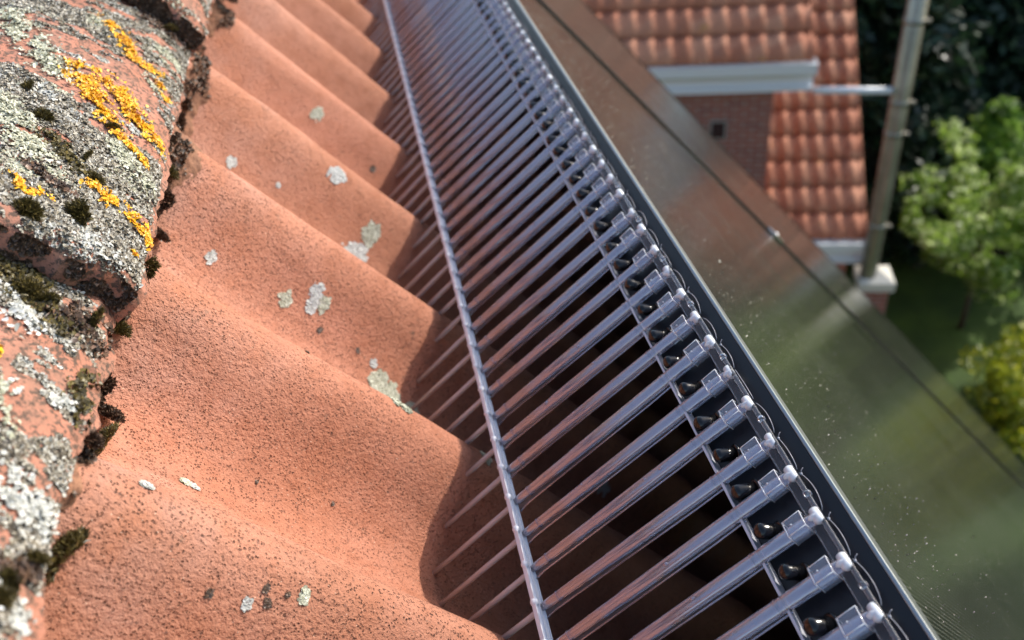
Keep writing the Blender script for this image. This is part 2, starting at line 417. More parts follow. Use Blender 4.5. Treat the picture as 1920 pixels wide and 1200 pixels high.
TILE_LABELS = {-2: 'clay roof tile nearest the camera, lowest in view, hardly showing in the bottom left corner',
 -1: 'orange clay tile with heavy dark speckling, nearest full tile at the bottom',
 0: 'smooth pink-orange clay tile, second from the bottom, with a wide unspotted trough',
 1: 'clay tile with the large pale lichen patch against the shadow edge, third from the bottom',
 2: 'clay tile with two round white lichen rosettes in its middle, fourth from the bottom',
 3: 'clay tile with two grey-white lichen spots near its shadowed end, fifth from the bottom',
 4: 'clay tile with a single oval white lichen spot halfway down, sixth from the bottom',
 5: 'clay tile with a white spot at its shadow edge, seventh from the bottom',
 6: 'plain blurred clay tile, eighth from the bottom of the photo', 7: 'blurred clay tile, ninth from the bottom of the photo',
 8: 'blurred clay tile, tenth from the bottom of the photo', 9: 'far blurred clay tile, eleventh from the bottom, near the top edge',
 10: 'far blurred clay tile, twelfth from the bottom, just under the top edge', 11: 'far clay tile beyond the twelfth along the ridge',
 12: 'far clay tile, last but one along the ridge', 13: 'farthest clay tile along the ridge'}
tiles = {}
for i in range(-2, 14):
    o, org = build_tile(i, .03, .80, 0); dq = {-1: 1.0, 0: .66, 1: .95, 2: .7}.get(i, .6); o.color = (dq, dq, dq, 1)      # how spotted each tile is
    tag(o, TILE_LABELS[i], 'roof tile', 'clay tiles of the roof course below the ridge'); tiles[i] = (o, org)
ORD = ['nearest', 'second', 'third', 'fourth', 'fifth', 'sixth', 'seventh', 'eighth', 'ninth', 'tenth', 'eleventh', 'twelfth', 'thirteenth', 'fourteenth', 'fifteenth', 'sixteenth']
for i in range(-1, 12):
    o, org = build_tile(i, .775, 1.4, -.022)
    tag(o, 'shaded clay tile in the lower course under the panel, %s from the camera' % ORD[i + 1], 'roof tile', 'clay tiles of the lower course under the panels')

# ------------------------------------------------------------------ lichen flakes
def flakes(C, Nn, size, lift=.35, seed=1):
    """little lobed scales: centre + ring of 6, returns V, F"""
    rg = np.random.default_rng(seed); n = len(C); K = 6
    a = rg.normal(size=(n, 3)); a -= Nn * (a * Nn).sum(1, keepdims=True); a /= np.linalg.norm(a, axis=1, keepdims=True)
    b = np.cross(Nn, a)
    sz = size * rg.uniform(.5, 1.3, n)
    V = np.zeros((n, K + 1, 3)); V[:, 0] = C + Nn * (sz * .10)[:, None]
    til = rg.normal(size=(n, 2)) * min(.45, lift * 1.2)
    for k in range(K):
        t = 2 * math.pi * k / K + rg.uniform(-.3, .3, n)
        rr = sz * rg.uniform(.55, 1.25, n)
        ct, st = np.cos(t), np.sin(t)
        up = sz * lift * rg.uniform(-.2, 1, n) + rr * (ct * til[:, 0] + st * til[:, 1])
        V[:, k + 1] = C + a * (rr * ct)[:, None] + b * (rr * st)[:, None] + Nn * up[:, None]
    base = (np.arange(n) * (K + 1))[:, None]
    F = np.concatenate([base + np.array([[0, k + 1, (k + 1) % K + 1]]) for k in range(K)])
    return V.reshape(-1, 3), F

def pix_tile(px, py):
    d = view_ray(px, py); comp = np.array([d @ SV, d @ RV, d @ NV]); k = .30 / -comp[2]
    for _ in range(60):
        p = comp * k; e = p[2] - tile_n(p[1]); k += e / -comp[2] * .6
    p = comp * k; return p[0], p[1]
def tile_pt(s, r):
    n = tile_n(r); e = 1e-3; dn = (tile_n(r + e) - tile_n(r - e)) / (2 * e)
    nn = np.stack([np.zeros_like(r), -dn, np.ones_like(r)], 1); nn /= np.linalg.norm(nn, axis=1, keepdims=True)
    return np.stack([s, r, n + .0030], 1), nn
def tile_snap(C, i):
    i = max(-2, min(13, i)); rs, ss, n = SNAP[(i, .03)]
    a = np.clip((C[:, 1] - rs[0]) / (rs[1] - rs[0]), 0, len(rs) - 1.001); b = np.clip((C[:, 0] - ss[0]) / (ss[1] - ss[0]), 0, len(ss) - 1.001)
    a0, b0 = a.astype(int), b.astype(int); fa, fb = a - a0, b - b0
    z = n[a0, b0] * (1 - fa) * (1 - fb) + n[a0 + 1, b0] * fa * (1 - fb) + n[a0, b0 + 1] * (1 - fa) * fb + n[a0 + 1, b0 + 1] * fa * fb
    C = C.copy(); C[:, 2] = z + .0005; return C
def tile_patch(px, py, rad_, name, m, dens=1.0, el=1.0, sz=.0013, seed=0):
    s0, r0 = pix_tile(px, py); rg = np.random.default_rng(seed + int(px * 7 + py))
    n = int(5500 * dens * (rad_ / .012) ** 2 * (.0014 / sz) ** 2 * .33) + 30
    q = rg.uniform(-1.5, 1.5, (n * 3, 2)); P3 = np.concatenate([q * 1.6 + seed, np.full((len(q), 1), px)], 1)
    rr = np.hypot(q[:, 0] / el, q[:, 1]) + (fbm(P3, 1.3, seed, 3) - .5) * 1.5
    q = q[(rr < .9)][:n] * rad_
    C, Nn = tile_pt(s0 + q[:, 0], r0 + q[:, 1])
    i = int(math.floor((r0 - (CREST0 - PITCH + .020)) / PITCH)); o, org = tiles[max(-2, min(13, i))]
    C = tile_snap(C, i); V, F = flakes(C - org, Nn, sz, .18, seed + 3)
    return obj(name, mesh_np(name, V, F, m), o)
TP = [(568, 243, .007, 1), (467, 265, .0045, 1), (598, 368, .008, 1.3), (715, 418, .010, 1), (662, 478, .011, 1.3), (393, 487, .0042, 1),
      (533, 563, .0058, 1), (590, 552, .0055, 1), (583, 578, .0055, 1), (604, 575, .0055, 1), (704, 152, .011, 1), (272, 911, .0026, 1.5), (345, 905, .0022, 2.2), (362, 914, .002, 2),
      (460, 1137, .0022, 1), (565, 1122, .0032, 1), (520, 350, .002, 1), (697, 684, .0032, 1.2), (907, 860, .006, 1), (1127, 907, .010, 1), (935, 870, .006, 1)]
for k, (px, py, r_, el) in enumerate(TP):
    tile_patch(px, py, r_, 'white_lichen', WHITEL if k % 3 else PALEL, 1, el, .0011 if r_ < .006 else .0014, k)
for k, (px, py, r_) in enumerate([(705, 722, .008), (728, 742, .010), (748, 762, .009), (768, 770, .006), (712, 712, .006)]):
    tile_patch(px, py, r_, 'pale_lichen', PALEL, 1.3, 1.2, .0014, 40 + k)
for k, (px, py, r_) in enumerate([(598, 622, .004), (495, 1108, .0030), (497, 1135, .0035), (390, 1115, .0025), (668, 660, .003), (575, 660, .003), (682, 335, .006), (535, 1120, .002), (620, 950, .0016), (480, 905, .0015)]):
    tile_patch(px, py, r_ * .62, 'sooty_lichen', DIRT, .35, 1, .0008, 60 + k)

# ------------------------------------------------------------------ ridge tiles
RX, RZ, RR, RA = -.309, -.358, .170, rad(60)
RSP = .43; RJ0 = .43
def ridge_profile(i, y, a):
    """radius of tile i at angle a (0 = top) and along-ridge y"""
    u = (y - (RJ0 + (i) * RSP)) / (RSP + .06)          # 0 near end .. 1 far end (under the next)
    return RR + .020 - .022 * u +   .003 * np.exp(-((u) / .06) ** 2)
def ridge_disp(P, i):
    d = (fbm(P, 16, 20 + i, 4) - .5) * .008 + (fbm(P, 70, 31 + i, 4) - .5) * .0055 + (fbm(P, 260, 3 + i, 2) - .5) * .0016
    return d
def ridge_surface(i, y, a):
    r = ridge_profile(i, y, a)
    P = np.stack([RX + r * np.sin(a), y, RZ + r * np.cos(a)], 1)
    rr = r + ridge_disp(P, i)
    return np.stack([RX + rr * np.sin(a), y, RZ + rr * np.cos(a)], 1)
def end_shift(i, y, a):
    y0 = RJ0 + i * RSP
    return (1 - np.clip((y - y0) / .05, 0, 1)) * (fbm(np.stack([a * 4, a * 0, a * 0 + i], 1), 3, 5, 4) - .5) * .018
def ridge_normal(i, y, a):
    return np.stack([np.sin(a), np.zeros_like(a), np.cos(a)], 1)
def build_ridge(i):
    y0 = RJ0 + i * RSP; y1 = y0 + RSP + .06
    na, ny = 150, 170
    A = np.linspace(-RA, RA, na); Y = np.linspace(y0, y1, ny)
    Ag, Yg = np.meshgrid(A, Y, indexing='ij')
    # ragged near edge and lower edge
    a = Ag.ravel(); y = Yg.ravel()
    top = ridge_surface(i, y, a)
    jag = (fbm(np.stack([a * 3, y * 12, a * 0 + i], 1), 3, 77, 4) - .5)
    edge = np.clip((np.abs(a) - RA + .12) / .12, 0, 1) ** 2
    r_th = .014
    nrm = ridge_normal(i, y, a)
    endf = np.clip(1 - (y - y0) / .012, 0, 1) ** 2
    top = top - nrm * (endf * .007)[:, None] - nrm * (edge * .006)[:, None]
    top[:, 1] += end_shift(i, y, a)
    top[:, 0] += np.sign(a) * edge * jag * .012; top[:, 2] -= edge * jag * .014
    bot = top - nrm * r_th
    org = np.array([RX, y0, RZ])
    V = np.concatenate([top, bot]) - org; M = na * ny
    ii = (np.arange(na - 1)[:, None] * ny + np.arange(ny - 1)[None, :]).ravel()
    Ft = np.stack([ii, ii + ny, ii + ny + 1, ii + 1], 1); Fb = Ft[:, ::-1] + M
    e1 = np.arange(na - 1) * ny; Fe = np.stack([e1, e1 + M, e1 + ny + M, e1 + ny], 1)
    e2 = e1 + ny - 1; Fe2 = np.stack([e2, e2 + ny, e2 + ny + M, e2 + M], 1)
    b1 = np.arange(ny - 1); Fs = np.stack([b1, b1 + 1, b1 + 1 + M, b1 + M], 1)
    b2 = b1 + (na - 1) * ny; Fs2 = np.stack([b2, b2 + M, b2 + 1 + M, b2 + 1], 1)
    me = mesh_np('ridge_tile', V, np.concatenate([Ft, Fb, Fe, Fe2, Fs, Fs2]), RIDGE, True)
    try: me.set_sharp_from_angle(angle=rad(55))
    except Exception: pass
    return obj('ridge_tile', me, None, CAM + org), org
RL = {-1: 'nearest ridge tile at the bottom left, pink clay showing between white and grey lichen',
      0: 'middle ridge tile with long yellow lichen streaks and dark moss on its near lip',
      1: 'ridge tile at the top left edge, dark and mossy at its near lip', 2: 'far ridge tile beyond the top left edge of the photo',
      3: 'farthest ridge tile along the roof top'}
ridges = {}
for i in range(-1, 4):
    o, org = build_ridge(i); tag(o, RL[i], 'ridge tile', 'lichen covered ridge tiles'); ridges[i] = (o, org)

def pix_ridge(px, py):
    d = view_ray(px, py); r = RR + .012
    A_ = d[0] ** 2 + d[2] ** 2; B_ = -2 * (d[0] * RX + d[2] * RZ); C_ = RX ** 2 + RZ ** 2 - r * r
    disc = B_ * B_ - 4 * A_ * C_
    k = (-B_ - math.sqrt(max(disc, 0))) / (2 * A_); P = d * k
    return math.atan2(P[0] - RX, P[2] - RZ), P[1]
def ridge_index(y): return int(math.floor((y - RJ0) / RSP))
def ridge_scatter(i, a, y, name, m, size, lift=.5, seed=0, off=0.0):
    o, org = ridges[i]
    P = ridge_surface(i, y, a); Nn = ridge_normal(i, y, a)
    endf = np.clip(1 - (y - (RJ0 + i * RSP)) / .012, 0, 1) ** 2; edge = np.clip((np.abs(a) - RA + .12) / .12, 0, 1) ** 2
    P = P - Nn * (endf * .007 + edge * .006)[:, None] + Nn * off
    P[:, 1] += end_shift(i, y, a)
    V, F = flakes(P - org, Nn, size, lift, seed)
    return obj(name, mesh_np(name, V, F, m), o)
for i in range(-1, 3):
    n = {-1: 110000, 0: 150000, 1: 60000, 2: 10000}[i]
    y = RNG.uniform(RJ0 + i * RSP + .002, RJ0 + (i + 1) * RSP - .002, n)
    if i == -1: y = RNG.uniform(.12, RJ0 - .002, n)
    a = RNG.uniform(-.05, RA - .02, n)
    P = ridge_surface(i, y, a)
    Q = np.stack([a * RR * .45, y + a * .02, a * 0 + i], 1)
    f1 = fbm(Q, 32, 50, 4); f2 = fbm(Q, 120, 60, 3); f3 = fbm(Q, 15, 90, 3)
    thr = .590 if i == -1 else .490
    keep = (f1 * .55 + f2 * .45) > thr - .10 * (f3 - .5) * 2 - .03
    a, y, f3b = a[keep], y[keep], f3[keep]
    g = RNG.uniform(size=len(a))
    wsel = fbm(ridge_surface(i, y, a), 24, 111, 3) + (g - .5) * .15
    w1 = wsel > .655; w2 = (wsel < .33)
    ridge_scatter(i, a[w1], y[w1], 'white_lichen', WHITEL, .0010, .55, 2)
    ridge_scatter(i, a[w2], y[w2], 'pale_lichen', PALEL, .0010, .5, 3)
    r_ = ~(w1 | w2)
    ridge_scatter(i, a[r_], y[r_], 'grey_lichen', GREYL, .00115, .7, 4)

for i in (0, 1):
    n = 26000; rg = np.random.default_rng(70 + i); a = rg.uniform(-.05, RA - .02, n); dpt = rg.uniform(-.002, .014, n); y0 = np.full(n, RJ0 + i * RSP)
    P = ridge_surface(i, y0, a); Nn = ridge_normal(i, y0, a); P = P - Nn * (.007 + dpt)[:, None]; P[:, 1] += end_shift(i, y0, a)
    k = fbm(P, 60, 300, 4) > .44; o, org = ridges[i]
    Vf, Ff = flakes((P - org)[k], np.tile([0, -1.0, 0], (int(k.sum()), 1)), .0012, .9, 9)
    obj('dark_crust', mesh_np('dark_crust', Vf, Ff, DIRT), o)
def streak(pts, wid, name, m, size, dens, off=.0012, seed=0, lift=.5, thr=.42):
    """a lichen colony along surveyed points on the ridge tile"""
    L = [pix_ridge(*p) for p in pts]; rg = np.random.default_rng(seed + 5)
    aa, yy = [], []
    for (a0, y0), (a1, y1) in zip(L[:-1], L[1:]) if len(L) > 1 else [(L[0], L[0])]:
        ln = math.hypot((a1 - a0) * RR, y1 - y0) + wid
        n = int(dens * ln * wid * 1e6); t = rg.uniform(-.1, 1.1, n)
        ja = rg.normal(size=n) * wid * .5; jy = rg.normal(size=n) * wid * .5
        aa.append(a0 + (a1 - a0) * t + ja / RR); yy.append(y0 + (y1 - y0) * t + jy)
    a = np.concatenate(aa); y = np.concatenate(yy)
    idx = np.floor((y - RJ0) / RSP).astype(int); i = int(np.median(idx))
    i = max(-1, min(2, i)); ok = (idx == i) & (a < RA) & (a > -RA)
    a, y = a[ok], y[ok]
    P = ridge_surface(i, y, a); k = fbm(P, 150, 200 + seed, 3) > thr
    return ridge_scatter(i, a[k], y[k], name, m, size, lift, seed, off)
YS = [([(205, 22), (235, 60), (262, 105), (298, 128)], .010), ([(150, 122), (178, 178), (205, 228)], .012), ([(198, 138), (238, 190), (268, 235), (292, 272)], .012),
      ([(215, 250), (245, 278), (270, 312)], .006), ([(163, 362), (200, 392), (240, 432), (266, 462)], .010), ([(25, 362), (45, 388), (70, 386)], .007),
      ([(232, 498), (258, 520)], .004), ([(304, 150), (320, 180)], .005), ([(122, 130), (135, 150)], .004), ([(2, 630), (4, 650)], .003), ([(245, 215), (262, 225)], .006)]
for k, (p, wd) in enumerate(YS): streak(p, wd * .72, 'yellow_lichen', YELL, .0011, 2.4, .0016, k, .7, .44)
DS = [([(5, 470), (60, 520), (130, 590)], .010), ([(130, 560), (190, 600), (235, 610)], .012), ([(0, 430), (40, 470), (100, 480)], .012), ([(60, 330), (110, 380)], .006), ([(90, 260), (140, 330)], .006), ([(295, 20), (350, 60)], .014), ([(190, 700), (170, 760)], .008), ([(20, 1040), (80, 1060)], .006)]
for k, (p, wd) in enumerate(DS): streak(p, wd, 'dark_moss', DIRT if k % 2 else MOSS, .0014, 2.0, .0010, 80 + k, 1.1, .45)
PS = [([(5, 10), (50, 60), (110, 130)], .016), ([(0, 190), (40, 260), (65, 300)], .014), ([(288, 138), (300, 160)], .006), ([(210, 270), (262, 350)], .010), ([(0, 700), (3, 790)], .008)]
for k, (p, wd) in enumerate(PS): streak(p, wd * .8, 'pale_lichen', PALEL, .0011, 1.8, .0013, 30 + k, .4, .42)
WS = [([(2, 490), (45, 560), (60, 590)], .010), ([(10, 880), (50, 900), (100, 960), (108, 1010)], .011), ([(0, 905), (30, 935)], .010), ([(60, 160), (90, 185)], .007), ([(150, 470), (200, 520)], .008),
      ([(120, 735), (150, 745)], .006), ([(20, 1110), (60, 1170)], .006), ([(15, 690), (40, 720)], .004)]
for k, (p, wd) in enumerate(WS): streak(p, wd * .8, 'white_lichen', WHITEL, .0012, 1.5, .0013, 50 + k, .5, .46)

# ------------------------------------------------------------------ bedding mortar and moss
def bedding_pt(r, t):
    """t 0 = under the ridge edge, 1 = on the tile"""
    s = .072 + (.044 + .019 * np.clip((r - .45) * 4, 0, 1)) * t + (fbm(np.stack([r, t * 0, t * 0], 1), 40, 8, 5) - .5) * .030 * t
    top = -.3; n_t = tile_n(r) + .0015
    n = n_t * t ** .6 + (-.300) * (1 - t ** .6)
    n = np.maximum(n, n_t)
    P = np.stack([s, r, n], 1)
    n = n + (fbm(P, 90, 4, 5) - .5) * .022 * (1 - t) ** .5 + (fbm(P, 250, 14, 3) - .5) * .004 * (1 - t ** 4)
    n = np.where(t >= .999, n_t - .004, n)
    return np.stack([s, r, n], 1)
nr, ntt = 1500, 26
Rg, Tg = np.meshgrid(np.linspace(.05, 2.5, nr), np.linspace(0, 1, ntt), indexing='ij')
V = bedding_pt(Rg.ravel(), Tg.ravel())
ii = (np.arange(nr - 1)[:, None] * ntt + np.arange(ntt - 1)[None, :]).ravel()
org = np.array([.1, 1.0, -.34])
o = obj('mortar_bedding', mesh_np('mortar_bedding', V - org, np.stack([ii, ii + 1, ii + ntt + 1, ii + ntt], 1), MORTAR, True), None, roofP(*org), ROT)
sm = o.modifiers.new('solid', 'SOLIDIFY'); sm.thickness = .02; sm.offset = -1 
tag(o, 'crumbling brown mortar bed between the ridge tiles and the field tiles', 'mortar')

nc = 26000; rg = np.random.default_rng(44); cr = rg.uniform(.1, 2.2, nc); ct = rg.beta(2, 1.3, nc)
cr[:14000] = rg.uniform(.25, 1.2, 14000)
Cb = bedding_pt(cr, ct); kk = fbm(Cb, 45, 400, 4) > .45; Cb = Cb[kk] + [0, 0, .0008]
Vb, Fb_ = flakes(Cb - org, np.tile([-.3, 0, .95], (len(Cb), 1)), .0013, 1.0, 12)
tag(obj('crumbs', mesh_np('crumbs', Vb, Fb_, DIRT), o), kind='stuff')
def tuft_mesh(name, rad_, n, m, seed, blade=.006, flat=.6, wd=.18):
    rg = np.random.default_rng(seed)
    th = rg.uniform(0, 2 * math.pi, n); ph = np.arccos(rg.uniform(0, 1, n)); rr = rad_ * rg.uniform(.3, 1, n) ** .5
    D = np.stack([np.sin(ph) * np.cos(th), np.sin(ph) * np.sin(th), np.cos(ph)], 1)
    lump = .7 + .6 * fbm(D * 2 + seed, 2, seed, 3)
    C = D * rr[:, None] * lump[:, None] * np.array([1, 1, flat])
    dr = D + rg.normal(size=(n, 3)) * .45 + np.array([0, 0, .3]); dr /= np.linalg.norm(dr, axis=1, keepdims=True)
    sd_ = np.cross(dr, rg.normal(size=(n, 3))); sd_ /= np.linalg.norm(sd_, axis=1, keepdims=True)
    L = blade * .5 * rg.uniform(.4, 1.2, n)[:, None]; W = L * wd
    V = np.stack([C - sd_ * W, C + sd_ * W, C + dr * L], 1).reshape(-1, 3)
    F = np.arange(n * 3).reshape(-1, 3)
    return mesh_np(name, V, F, m)
def to_world_tile(px, py):
    s, r = pix_tile(px, py); return s, r
MC = 0
def moss_on_ridge(px, py, rad_, n, label, seed, blade=.005, m=None):
    a, y = pix_ridge(px, py); i = max(-1, min(2, ridge_index(y)))
    P = CAM + ridge_surface(i, np.array([y]), np.array([a]))[0] + np.array([0, end_shift(i, np.array([y]), np.array([a]))[0], 0])
    o = obj('moss_tuft', tuft_mesh('moss_tuft', rad_, int(n * 2.6), m or MOSS, seed, blade), None, P, (0, a, seed * 1.3))
    o.scale = (random.uniform(.9, 1.3), random.uniform(.8, 1.15), random.uniform(.7, .95))
    return tag(o, label, 'moss', 'moss tufts on the ridge tiles')
MR = [(50, 168, .0050, 700, 'small olive moss tuft, the upper of two beside pale lichen near the left edge'),
      (78, 222, .0065, 900, 'dark olive moss tuft just below the smallest tuft beside the pale lichen'),
      (170, 345, .0060, 800, 'brown olive moss tuft at the top of the lower yellow lichen streak'),
      (212, 240, .0050, 700, 'blackish moss tuft between the two long yellow lichen streaks'),
      (160, 305, .0045, 500, 'small dark moss tuft left of the lowest part of the long yellow streak'),
      (133, 425, .0080, 1500, 'dark green spiky moss tuft standing left of the lower yellow streak'),
      (40, 425, .0060, 700, 'grey brown moss tuft beside the small yellow lichen flecks at the left edge'),
      (70, 515, .0080, 1200, 'olive moss cushion on the near lip of the middle ridge tile, toward the left edge'),
      (105, 540, .0070, 900, 'olive moss cushion on the near lip of the middle ridge tile, right of its like'),
      (205, 590, .0070, 900, 'blackish moss at the lower corner of the near lip of the middle ridge tile'),
      (30, 1085, .0045, 600, 'dark moss tuft on the nearest ridge tile left of the big olive tuft'),
      (8, 1115, .0045, 600, 'dark moss tuft at the left edge near the bottom corner'),
      (85, 1035, .0035, 400, 'tiny moss sprig just above the big olive tuft'),
      (330, 45, .0090, 800, 'dark moss on the lip of the ridge tile at the top edge')]
for k, (px, py, r_, n, lb) in enumerate(MR): moss_on_ridge(px, py, r_, n, lb, k + 3, .0048 if r_ < .006 else .006)
def moss_on_bed(px, py, rad_, n, label, seed, m=None, blade=.005, up=.004, grp='moss and dirt clumps along the bedding'):
    s, r = pix_tile(px, py)
    P = roofP(s - .002, r, float(tile_n(r)) + up)
    o = obj('moss_clump', tuft_mesh('moss_clump', rad_, n, m or DIRT, seed, blade, .8, .18 if m is MOSS else .5), None, P, (0, TH, seed * 2.1))
    o.scale = (random.uniform(.85, 1.1), random.uniform(.9, 1.35), random.uniform(.8, 1.0))
    return tag(o, label, 'moss', grp)
moss_on_bed(122, 1066, .0105, 3800, 'large bushy olive moss tuft at the foot of the nearest ridge tile, bottom left', 91, MOSS, .0085, .006, 'moss tufts on the ridge tiles')
BW = ['below the big olive tuft', 'beside the two pale flecks of the near crest', 'under the corner of the ridge joint', 'in the hollow above the ridge joint']
MB_ = [(205, 640, .008, 1), (190, 668, .006, 1), (172, 742, .009, 1), (195, 800, .008, 1), (192, 850, .008, 1), (160, 770, .007, 1), (150, 850, .007, 1), (240, 600, .007, 1),
       (262, 520, .008, 1), (280, 462, .009, 1), (286, 430, .009, 1), (292, 395, .010, 1), (300, 345, .010, 1), (318, 290, .010, 1), (318, 245, .011, 1), (326, 212, .011, 1),
       (345, 120, .013, 1), (365, 70, .016, 1), (385, 40, .018, 1), (404, 8, .018, 1)]
PLC = ['at the lower corner of the ridge joint', 'just under the ridge joint corner', 'a thumb below the ridge joint', 'on the valley lip beside the near crest', 'hanging over the valley lip left of the near crest',
       'between the ridge joint and the near crest', 'tucked under the ridge tile above the near crest', 'directly above the ridge joint', 'beside the lowest yellow fleck', 'beside the end of the lower yellow streak',
       'level with the end of the lower yellow streak', 'beside the middle of the lower yellow streak', 'above the lower yellow streak', 'beside the end of the long yellow streak', 'lower of two above the long yellow streak end',
       'upper of two above the long yellow streak end', 'below the top ridge joint', 'at the top ridge joint', 'above the top ridge joint', 'at the top edge of the photo']
for k, (px, py, r_, _) in enumerate(MB_):
    moss_on_bed(px, py, r_ * 1.0, int(1500 + r_ * 160000), 'dark moss and dirt clump ' + PLC[k], 120 + k, DIRT if k % 4 else MOSS, .0036 if k % 4 else .0055, .005 + r_ * .45)

# ------------------------------------------------------------------ solar panels
FS = .410; NT = -.0865; NBOT = -.137
def panel(r0, r1, s1, label):
    e = empty('solar_panel', roofP(FS, (r0 + r1) / 2, NT), ROT); tag(e, label, 'solar panel', 'framed glass panels on the roof')
    c = (r0 + r1) / 2; h = (r1 - r0) / 2; W = s1 - FS
    H = NT - NBOT
    f = MB()
    f.box(0, .0022, -h, h, -H, 0)                        # long side facing the ridge
    f.box(W - .002, W, -h, h, -H, 0)
    f.box(.0022, W - .002, -h, -h + .0022, -H, 0); f.box(.0022, W - .002, h - .0022, h, -H, 0)
    o = f.build('frame', BLACKM, e)
    l = MB(); t_ = .0026                                      # upper lip, the frame's grazing gloss put into a paler metal
    l.box(-.0006, .0085, -h, h, .0002, t_)
    q = MB(); q.box(W - .009, W, -h, h, .0002, t_)
    q.box(.0088, W - .0092, -h, -h + .009, .0002, t_); q.box(.0088, W - .0092, h - .009, h, .0002, t_); q.build('side_lip', BLACKM, e)
    bevel(l.build('frame_lip', EDGE, e), .0006, 2)
    b = MB(); b.box(-.009, .0, -h, h, -H, -H + .0014); b.build('bottom_flange', FLANGE, e)
    g = MB(); g.box(.0088, W - .0093, -h + .0093, h - .0093, -.006, -.0006); g.build('glass', PGLASS, e)
    k = MB(); k.box(.0024, W - .0024, -h + .0024, h - .0024, -.012, -.0065); k.build('back_sheet', WOODD, e)
    return e
p1 = panel(-.25, 1.60, 5.6, 'near glass panel in a black frame with the clear bird guard along its upper edge')
p2 = panel(1.615, 4.05, 5.6, 'far glass panel behind the seam, its strip ending against the neighbouring roof')
# pale grains, dried drops and painted sparkles on the glass near its upper edge
ng = 2200; rg = np.random.default_rng(5)
gs = FS + .010 + np.abs(rg.normal(size=ng)) * .16 + rg.uniform(0, .04, ng); gr = rg.uniform(.1, 1.5, ng)
gs[:700] = FS + .0095 + rg.uniform(0, .004, 700)  # dense row of pale flecks painting the specular sparkles along the frame
Cg = np.stack([gs - FS, gr - (1.60 - .25) / 2, np.full(ng, -.0003)], 1)
Vg, Fg = flakes(Cg, np.tile([0, 0, 1.0], (ng, 1)), .00042, .3, 8)
go = obj('grit_sparkle', mesh_np('grit_sparkle', Vg, Fg, simple('pale_grit_sparkle', (.45, .43, .33), .5)), p1); go['kind'] = 'stuff'
# clamp between the panels
cl = MB(); cl.box(-.018, .018, -.016, .016, .0016, .006); cl.ball((0, 0, .006), .007, 10, 6, (1, 1, .6))
o = bevel(cl.build('panel_clamp', SILV, None, False), .001); o.location = roofP(1.37, 1.6075, NT); o.rotation_euler = ROT
tag(o, 'small metal clamp with a round bolt head on the seam between the two panels', 'clamp')
# mounting rails under the panels
for k, s in enumerate((.95, 2.3)):
    b = MB(); b.box(-.02, .02, -1.7, 2.4, -.04, 0); o = b.build('mounting_rail', simple('rail_alu', (.25, .25, .26), .4, .8)); o.location = roofP(s, 1.5, NBOT - .0005); o.rotation_euler = ROT
    tag(o, 'aluminium mounting rail under the panels, %s' % ('nearer the ridge' if k == 0 else 'nearer the eaves'), 'rail', 'mounting rails')

# ------------------------------------------------------------------ bird guard
G0 = np.array([.400, 0.0, -.278])
guard = empty('bird_guard', roofP(*G0), ROT)
tag(guard, 'clear plastic bird guard comb of upright tubes standing between the panel edge and the tiles', 'bird guard')
NTOP = -.0985
HT = NTOP - G0[2]
DX = .0045
def sx(z): return -.0035 + DX * z / HT * 1.7           # the comb leans slightly to the panel
def tooth_variant(k):
    rg = random.Random(k); mb = MB()
    z = [0.000, .004, .008, .012, .030, .055, .056, .080, .110, .140, HT - .034, HT - .033, HT - .010, HT - .004, HT]
    r = [.0026, .0031, .0034, .0034, .0038, .0040, .0043, .0045, .0047, .0048, .0049, .0050, .0049, .0043, .0028]
    mb.tube([(sx(a), 0, a) for a in z], r, 18, True, .8)
    w_ = .0066
    # thin web with a bead along its free edge, flaring into the rail
    zz = [.0012, .008, .020, .06, .12, HT - .036]
    ww = [w_ * 1.25, w_ * 1.02, w_, w_, w_, w_ * .9]
    wb = MB(); V = []; F = []
    for a, b in zip(zz, ww):
        x = sx(a) + .0012
        V += [(x - .0003, -.0022, a), (x - .0003, -b, a), (x + .0003, -b, a), (x + .0003, -.0022, a)]
    for q in range(len(zz) - 1):
        for j in range(4):
            j2 = (j + 1) % 4
            F.append((q * 4 + j, q * 4 + j2, q * 4 + 4 + j2, q * 4 + 4 + j))
    F += [(3, 2, 1, 0), tuple(len(V) - 4 + j for j in range(4))]
    wb.add(V, F)
    mb.tube([(sx(a) + .0012, -b, a) for a, b in zip(zz, ww)], [.00055] * 6, 6)
    # gate marks and droplets
    for q in range(rg.choice((1, 1, 2, 2, 3))):
        a = rg.uniform(.02, HT - .04); y_ = rg.uniform(-.002, .0015)
        mb.ball((sx(a) - .0032, y_, a), rg.uniform(.0006, .0013), 8, 6, (1, 1, rg.uniform(.8, 1.8)))
    # short ring marks
    for a in (HT - .042, .014):
        mb.tube([(sx(a), 0, a - .0004), (sx(a), 0, a + .0004)], [.0052 if a > .1 else .0040] * 2, 18, True, .8)
    return mb.mesh('tooth', PLAS, True), wb.mesh('web', WEB, False)
VW = [tooth_variant(k) for k in range(7)]; variants = [a for a, b in VW]; WEBM = VW[0][1]
for me in variants:
    try: me.set_sharp_from_angle(angle=rad(45))
    except Exception: pass
x0 = sx(HT) - .0010
c = MB()    # clip: square sleeve around the head of a tooth, edge glints painted on, lug above
ca, cb, cy, cz0, cz1 = x0 - .0054, x0 + .0032, .0054, HT - .0175, HT - .0065
c.box(ca, ca + .0006, -cy, cy, cz0, cz1); c.box(ca + .0006, cb, -cy, -cy + .0006, cz0, cz1); c.box(ca + .0006, cb, cy - .0006, cy, cz0, cz1)
CLIP = c.mesh('clip', CLIPM, False)
c = MB()
for z_ in (cz0, cz1): c.tube([(cb, -cy, z_), (ca, -cy, z_), (ca, cy, z_), (cb, cy, z_)], [.00035] * 4, 6)  # whitish edge beads added to paint the bright outline of the clear sleeve
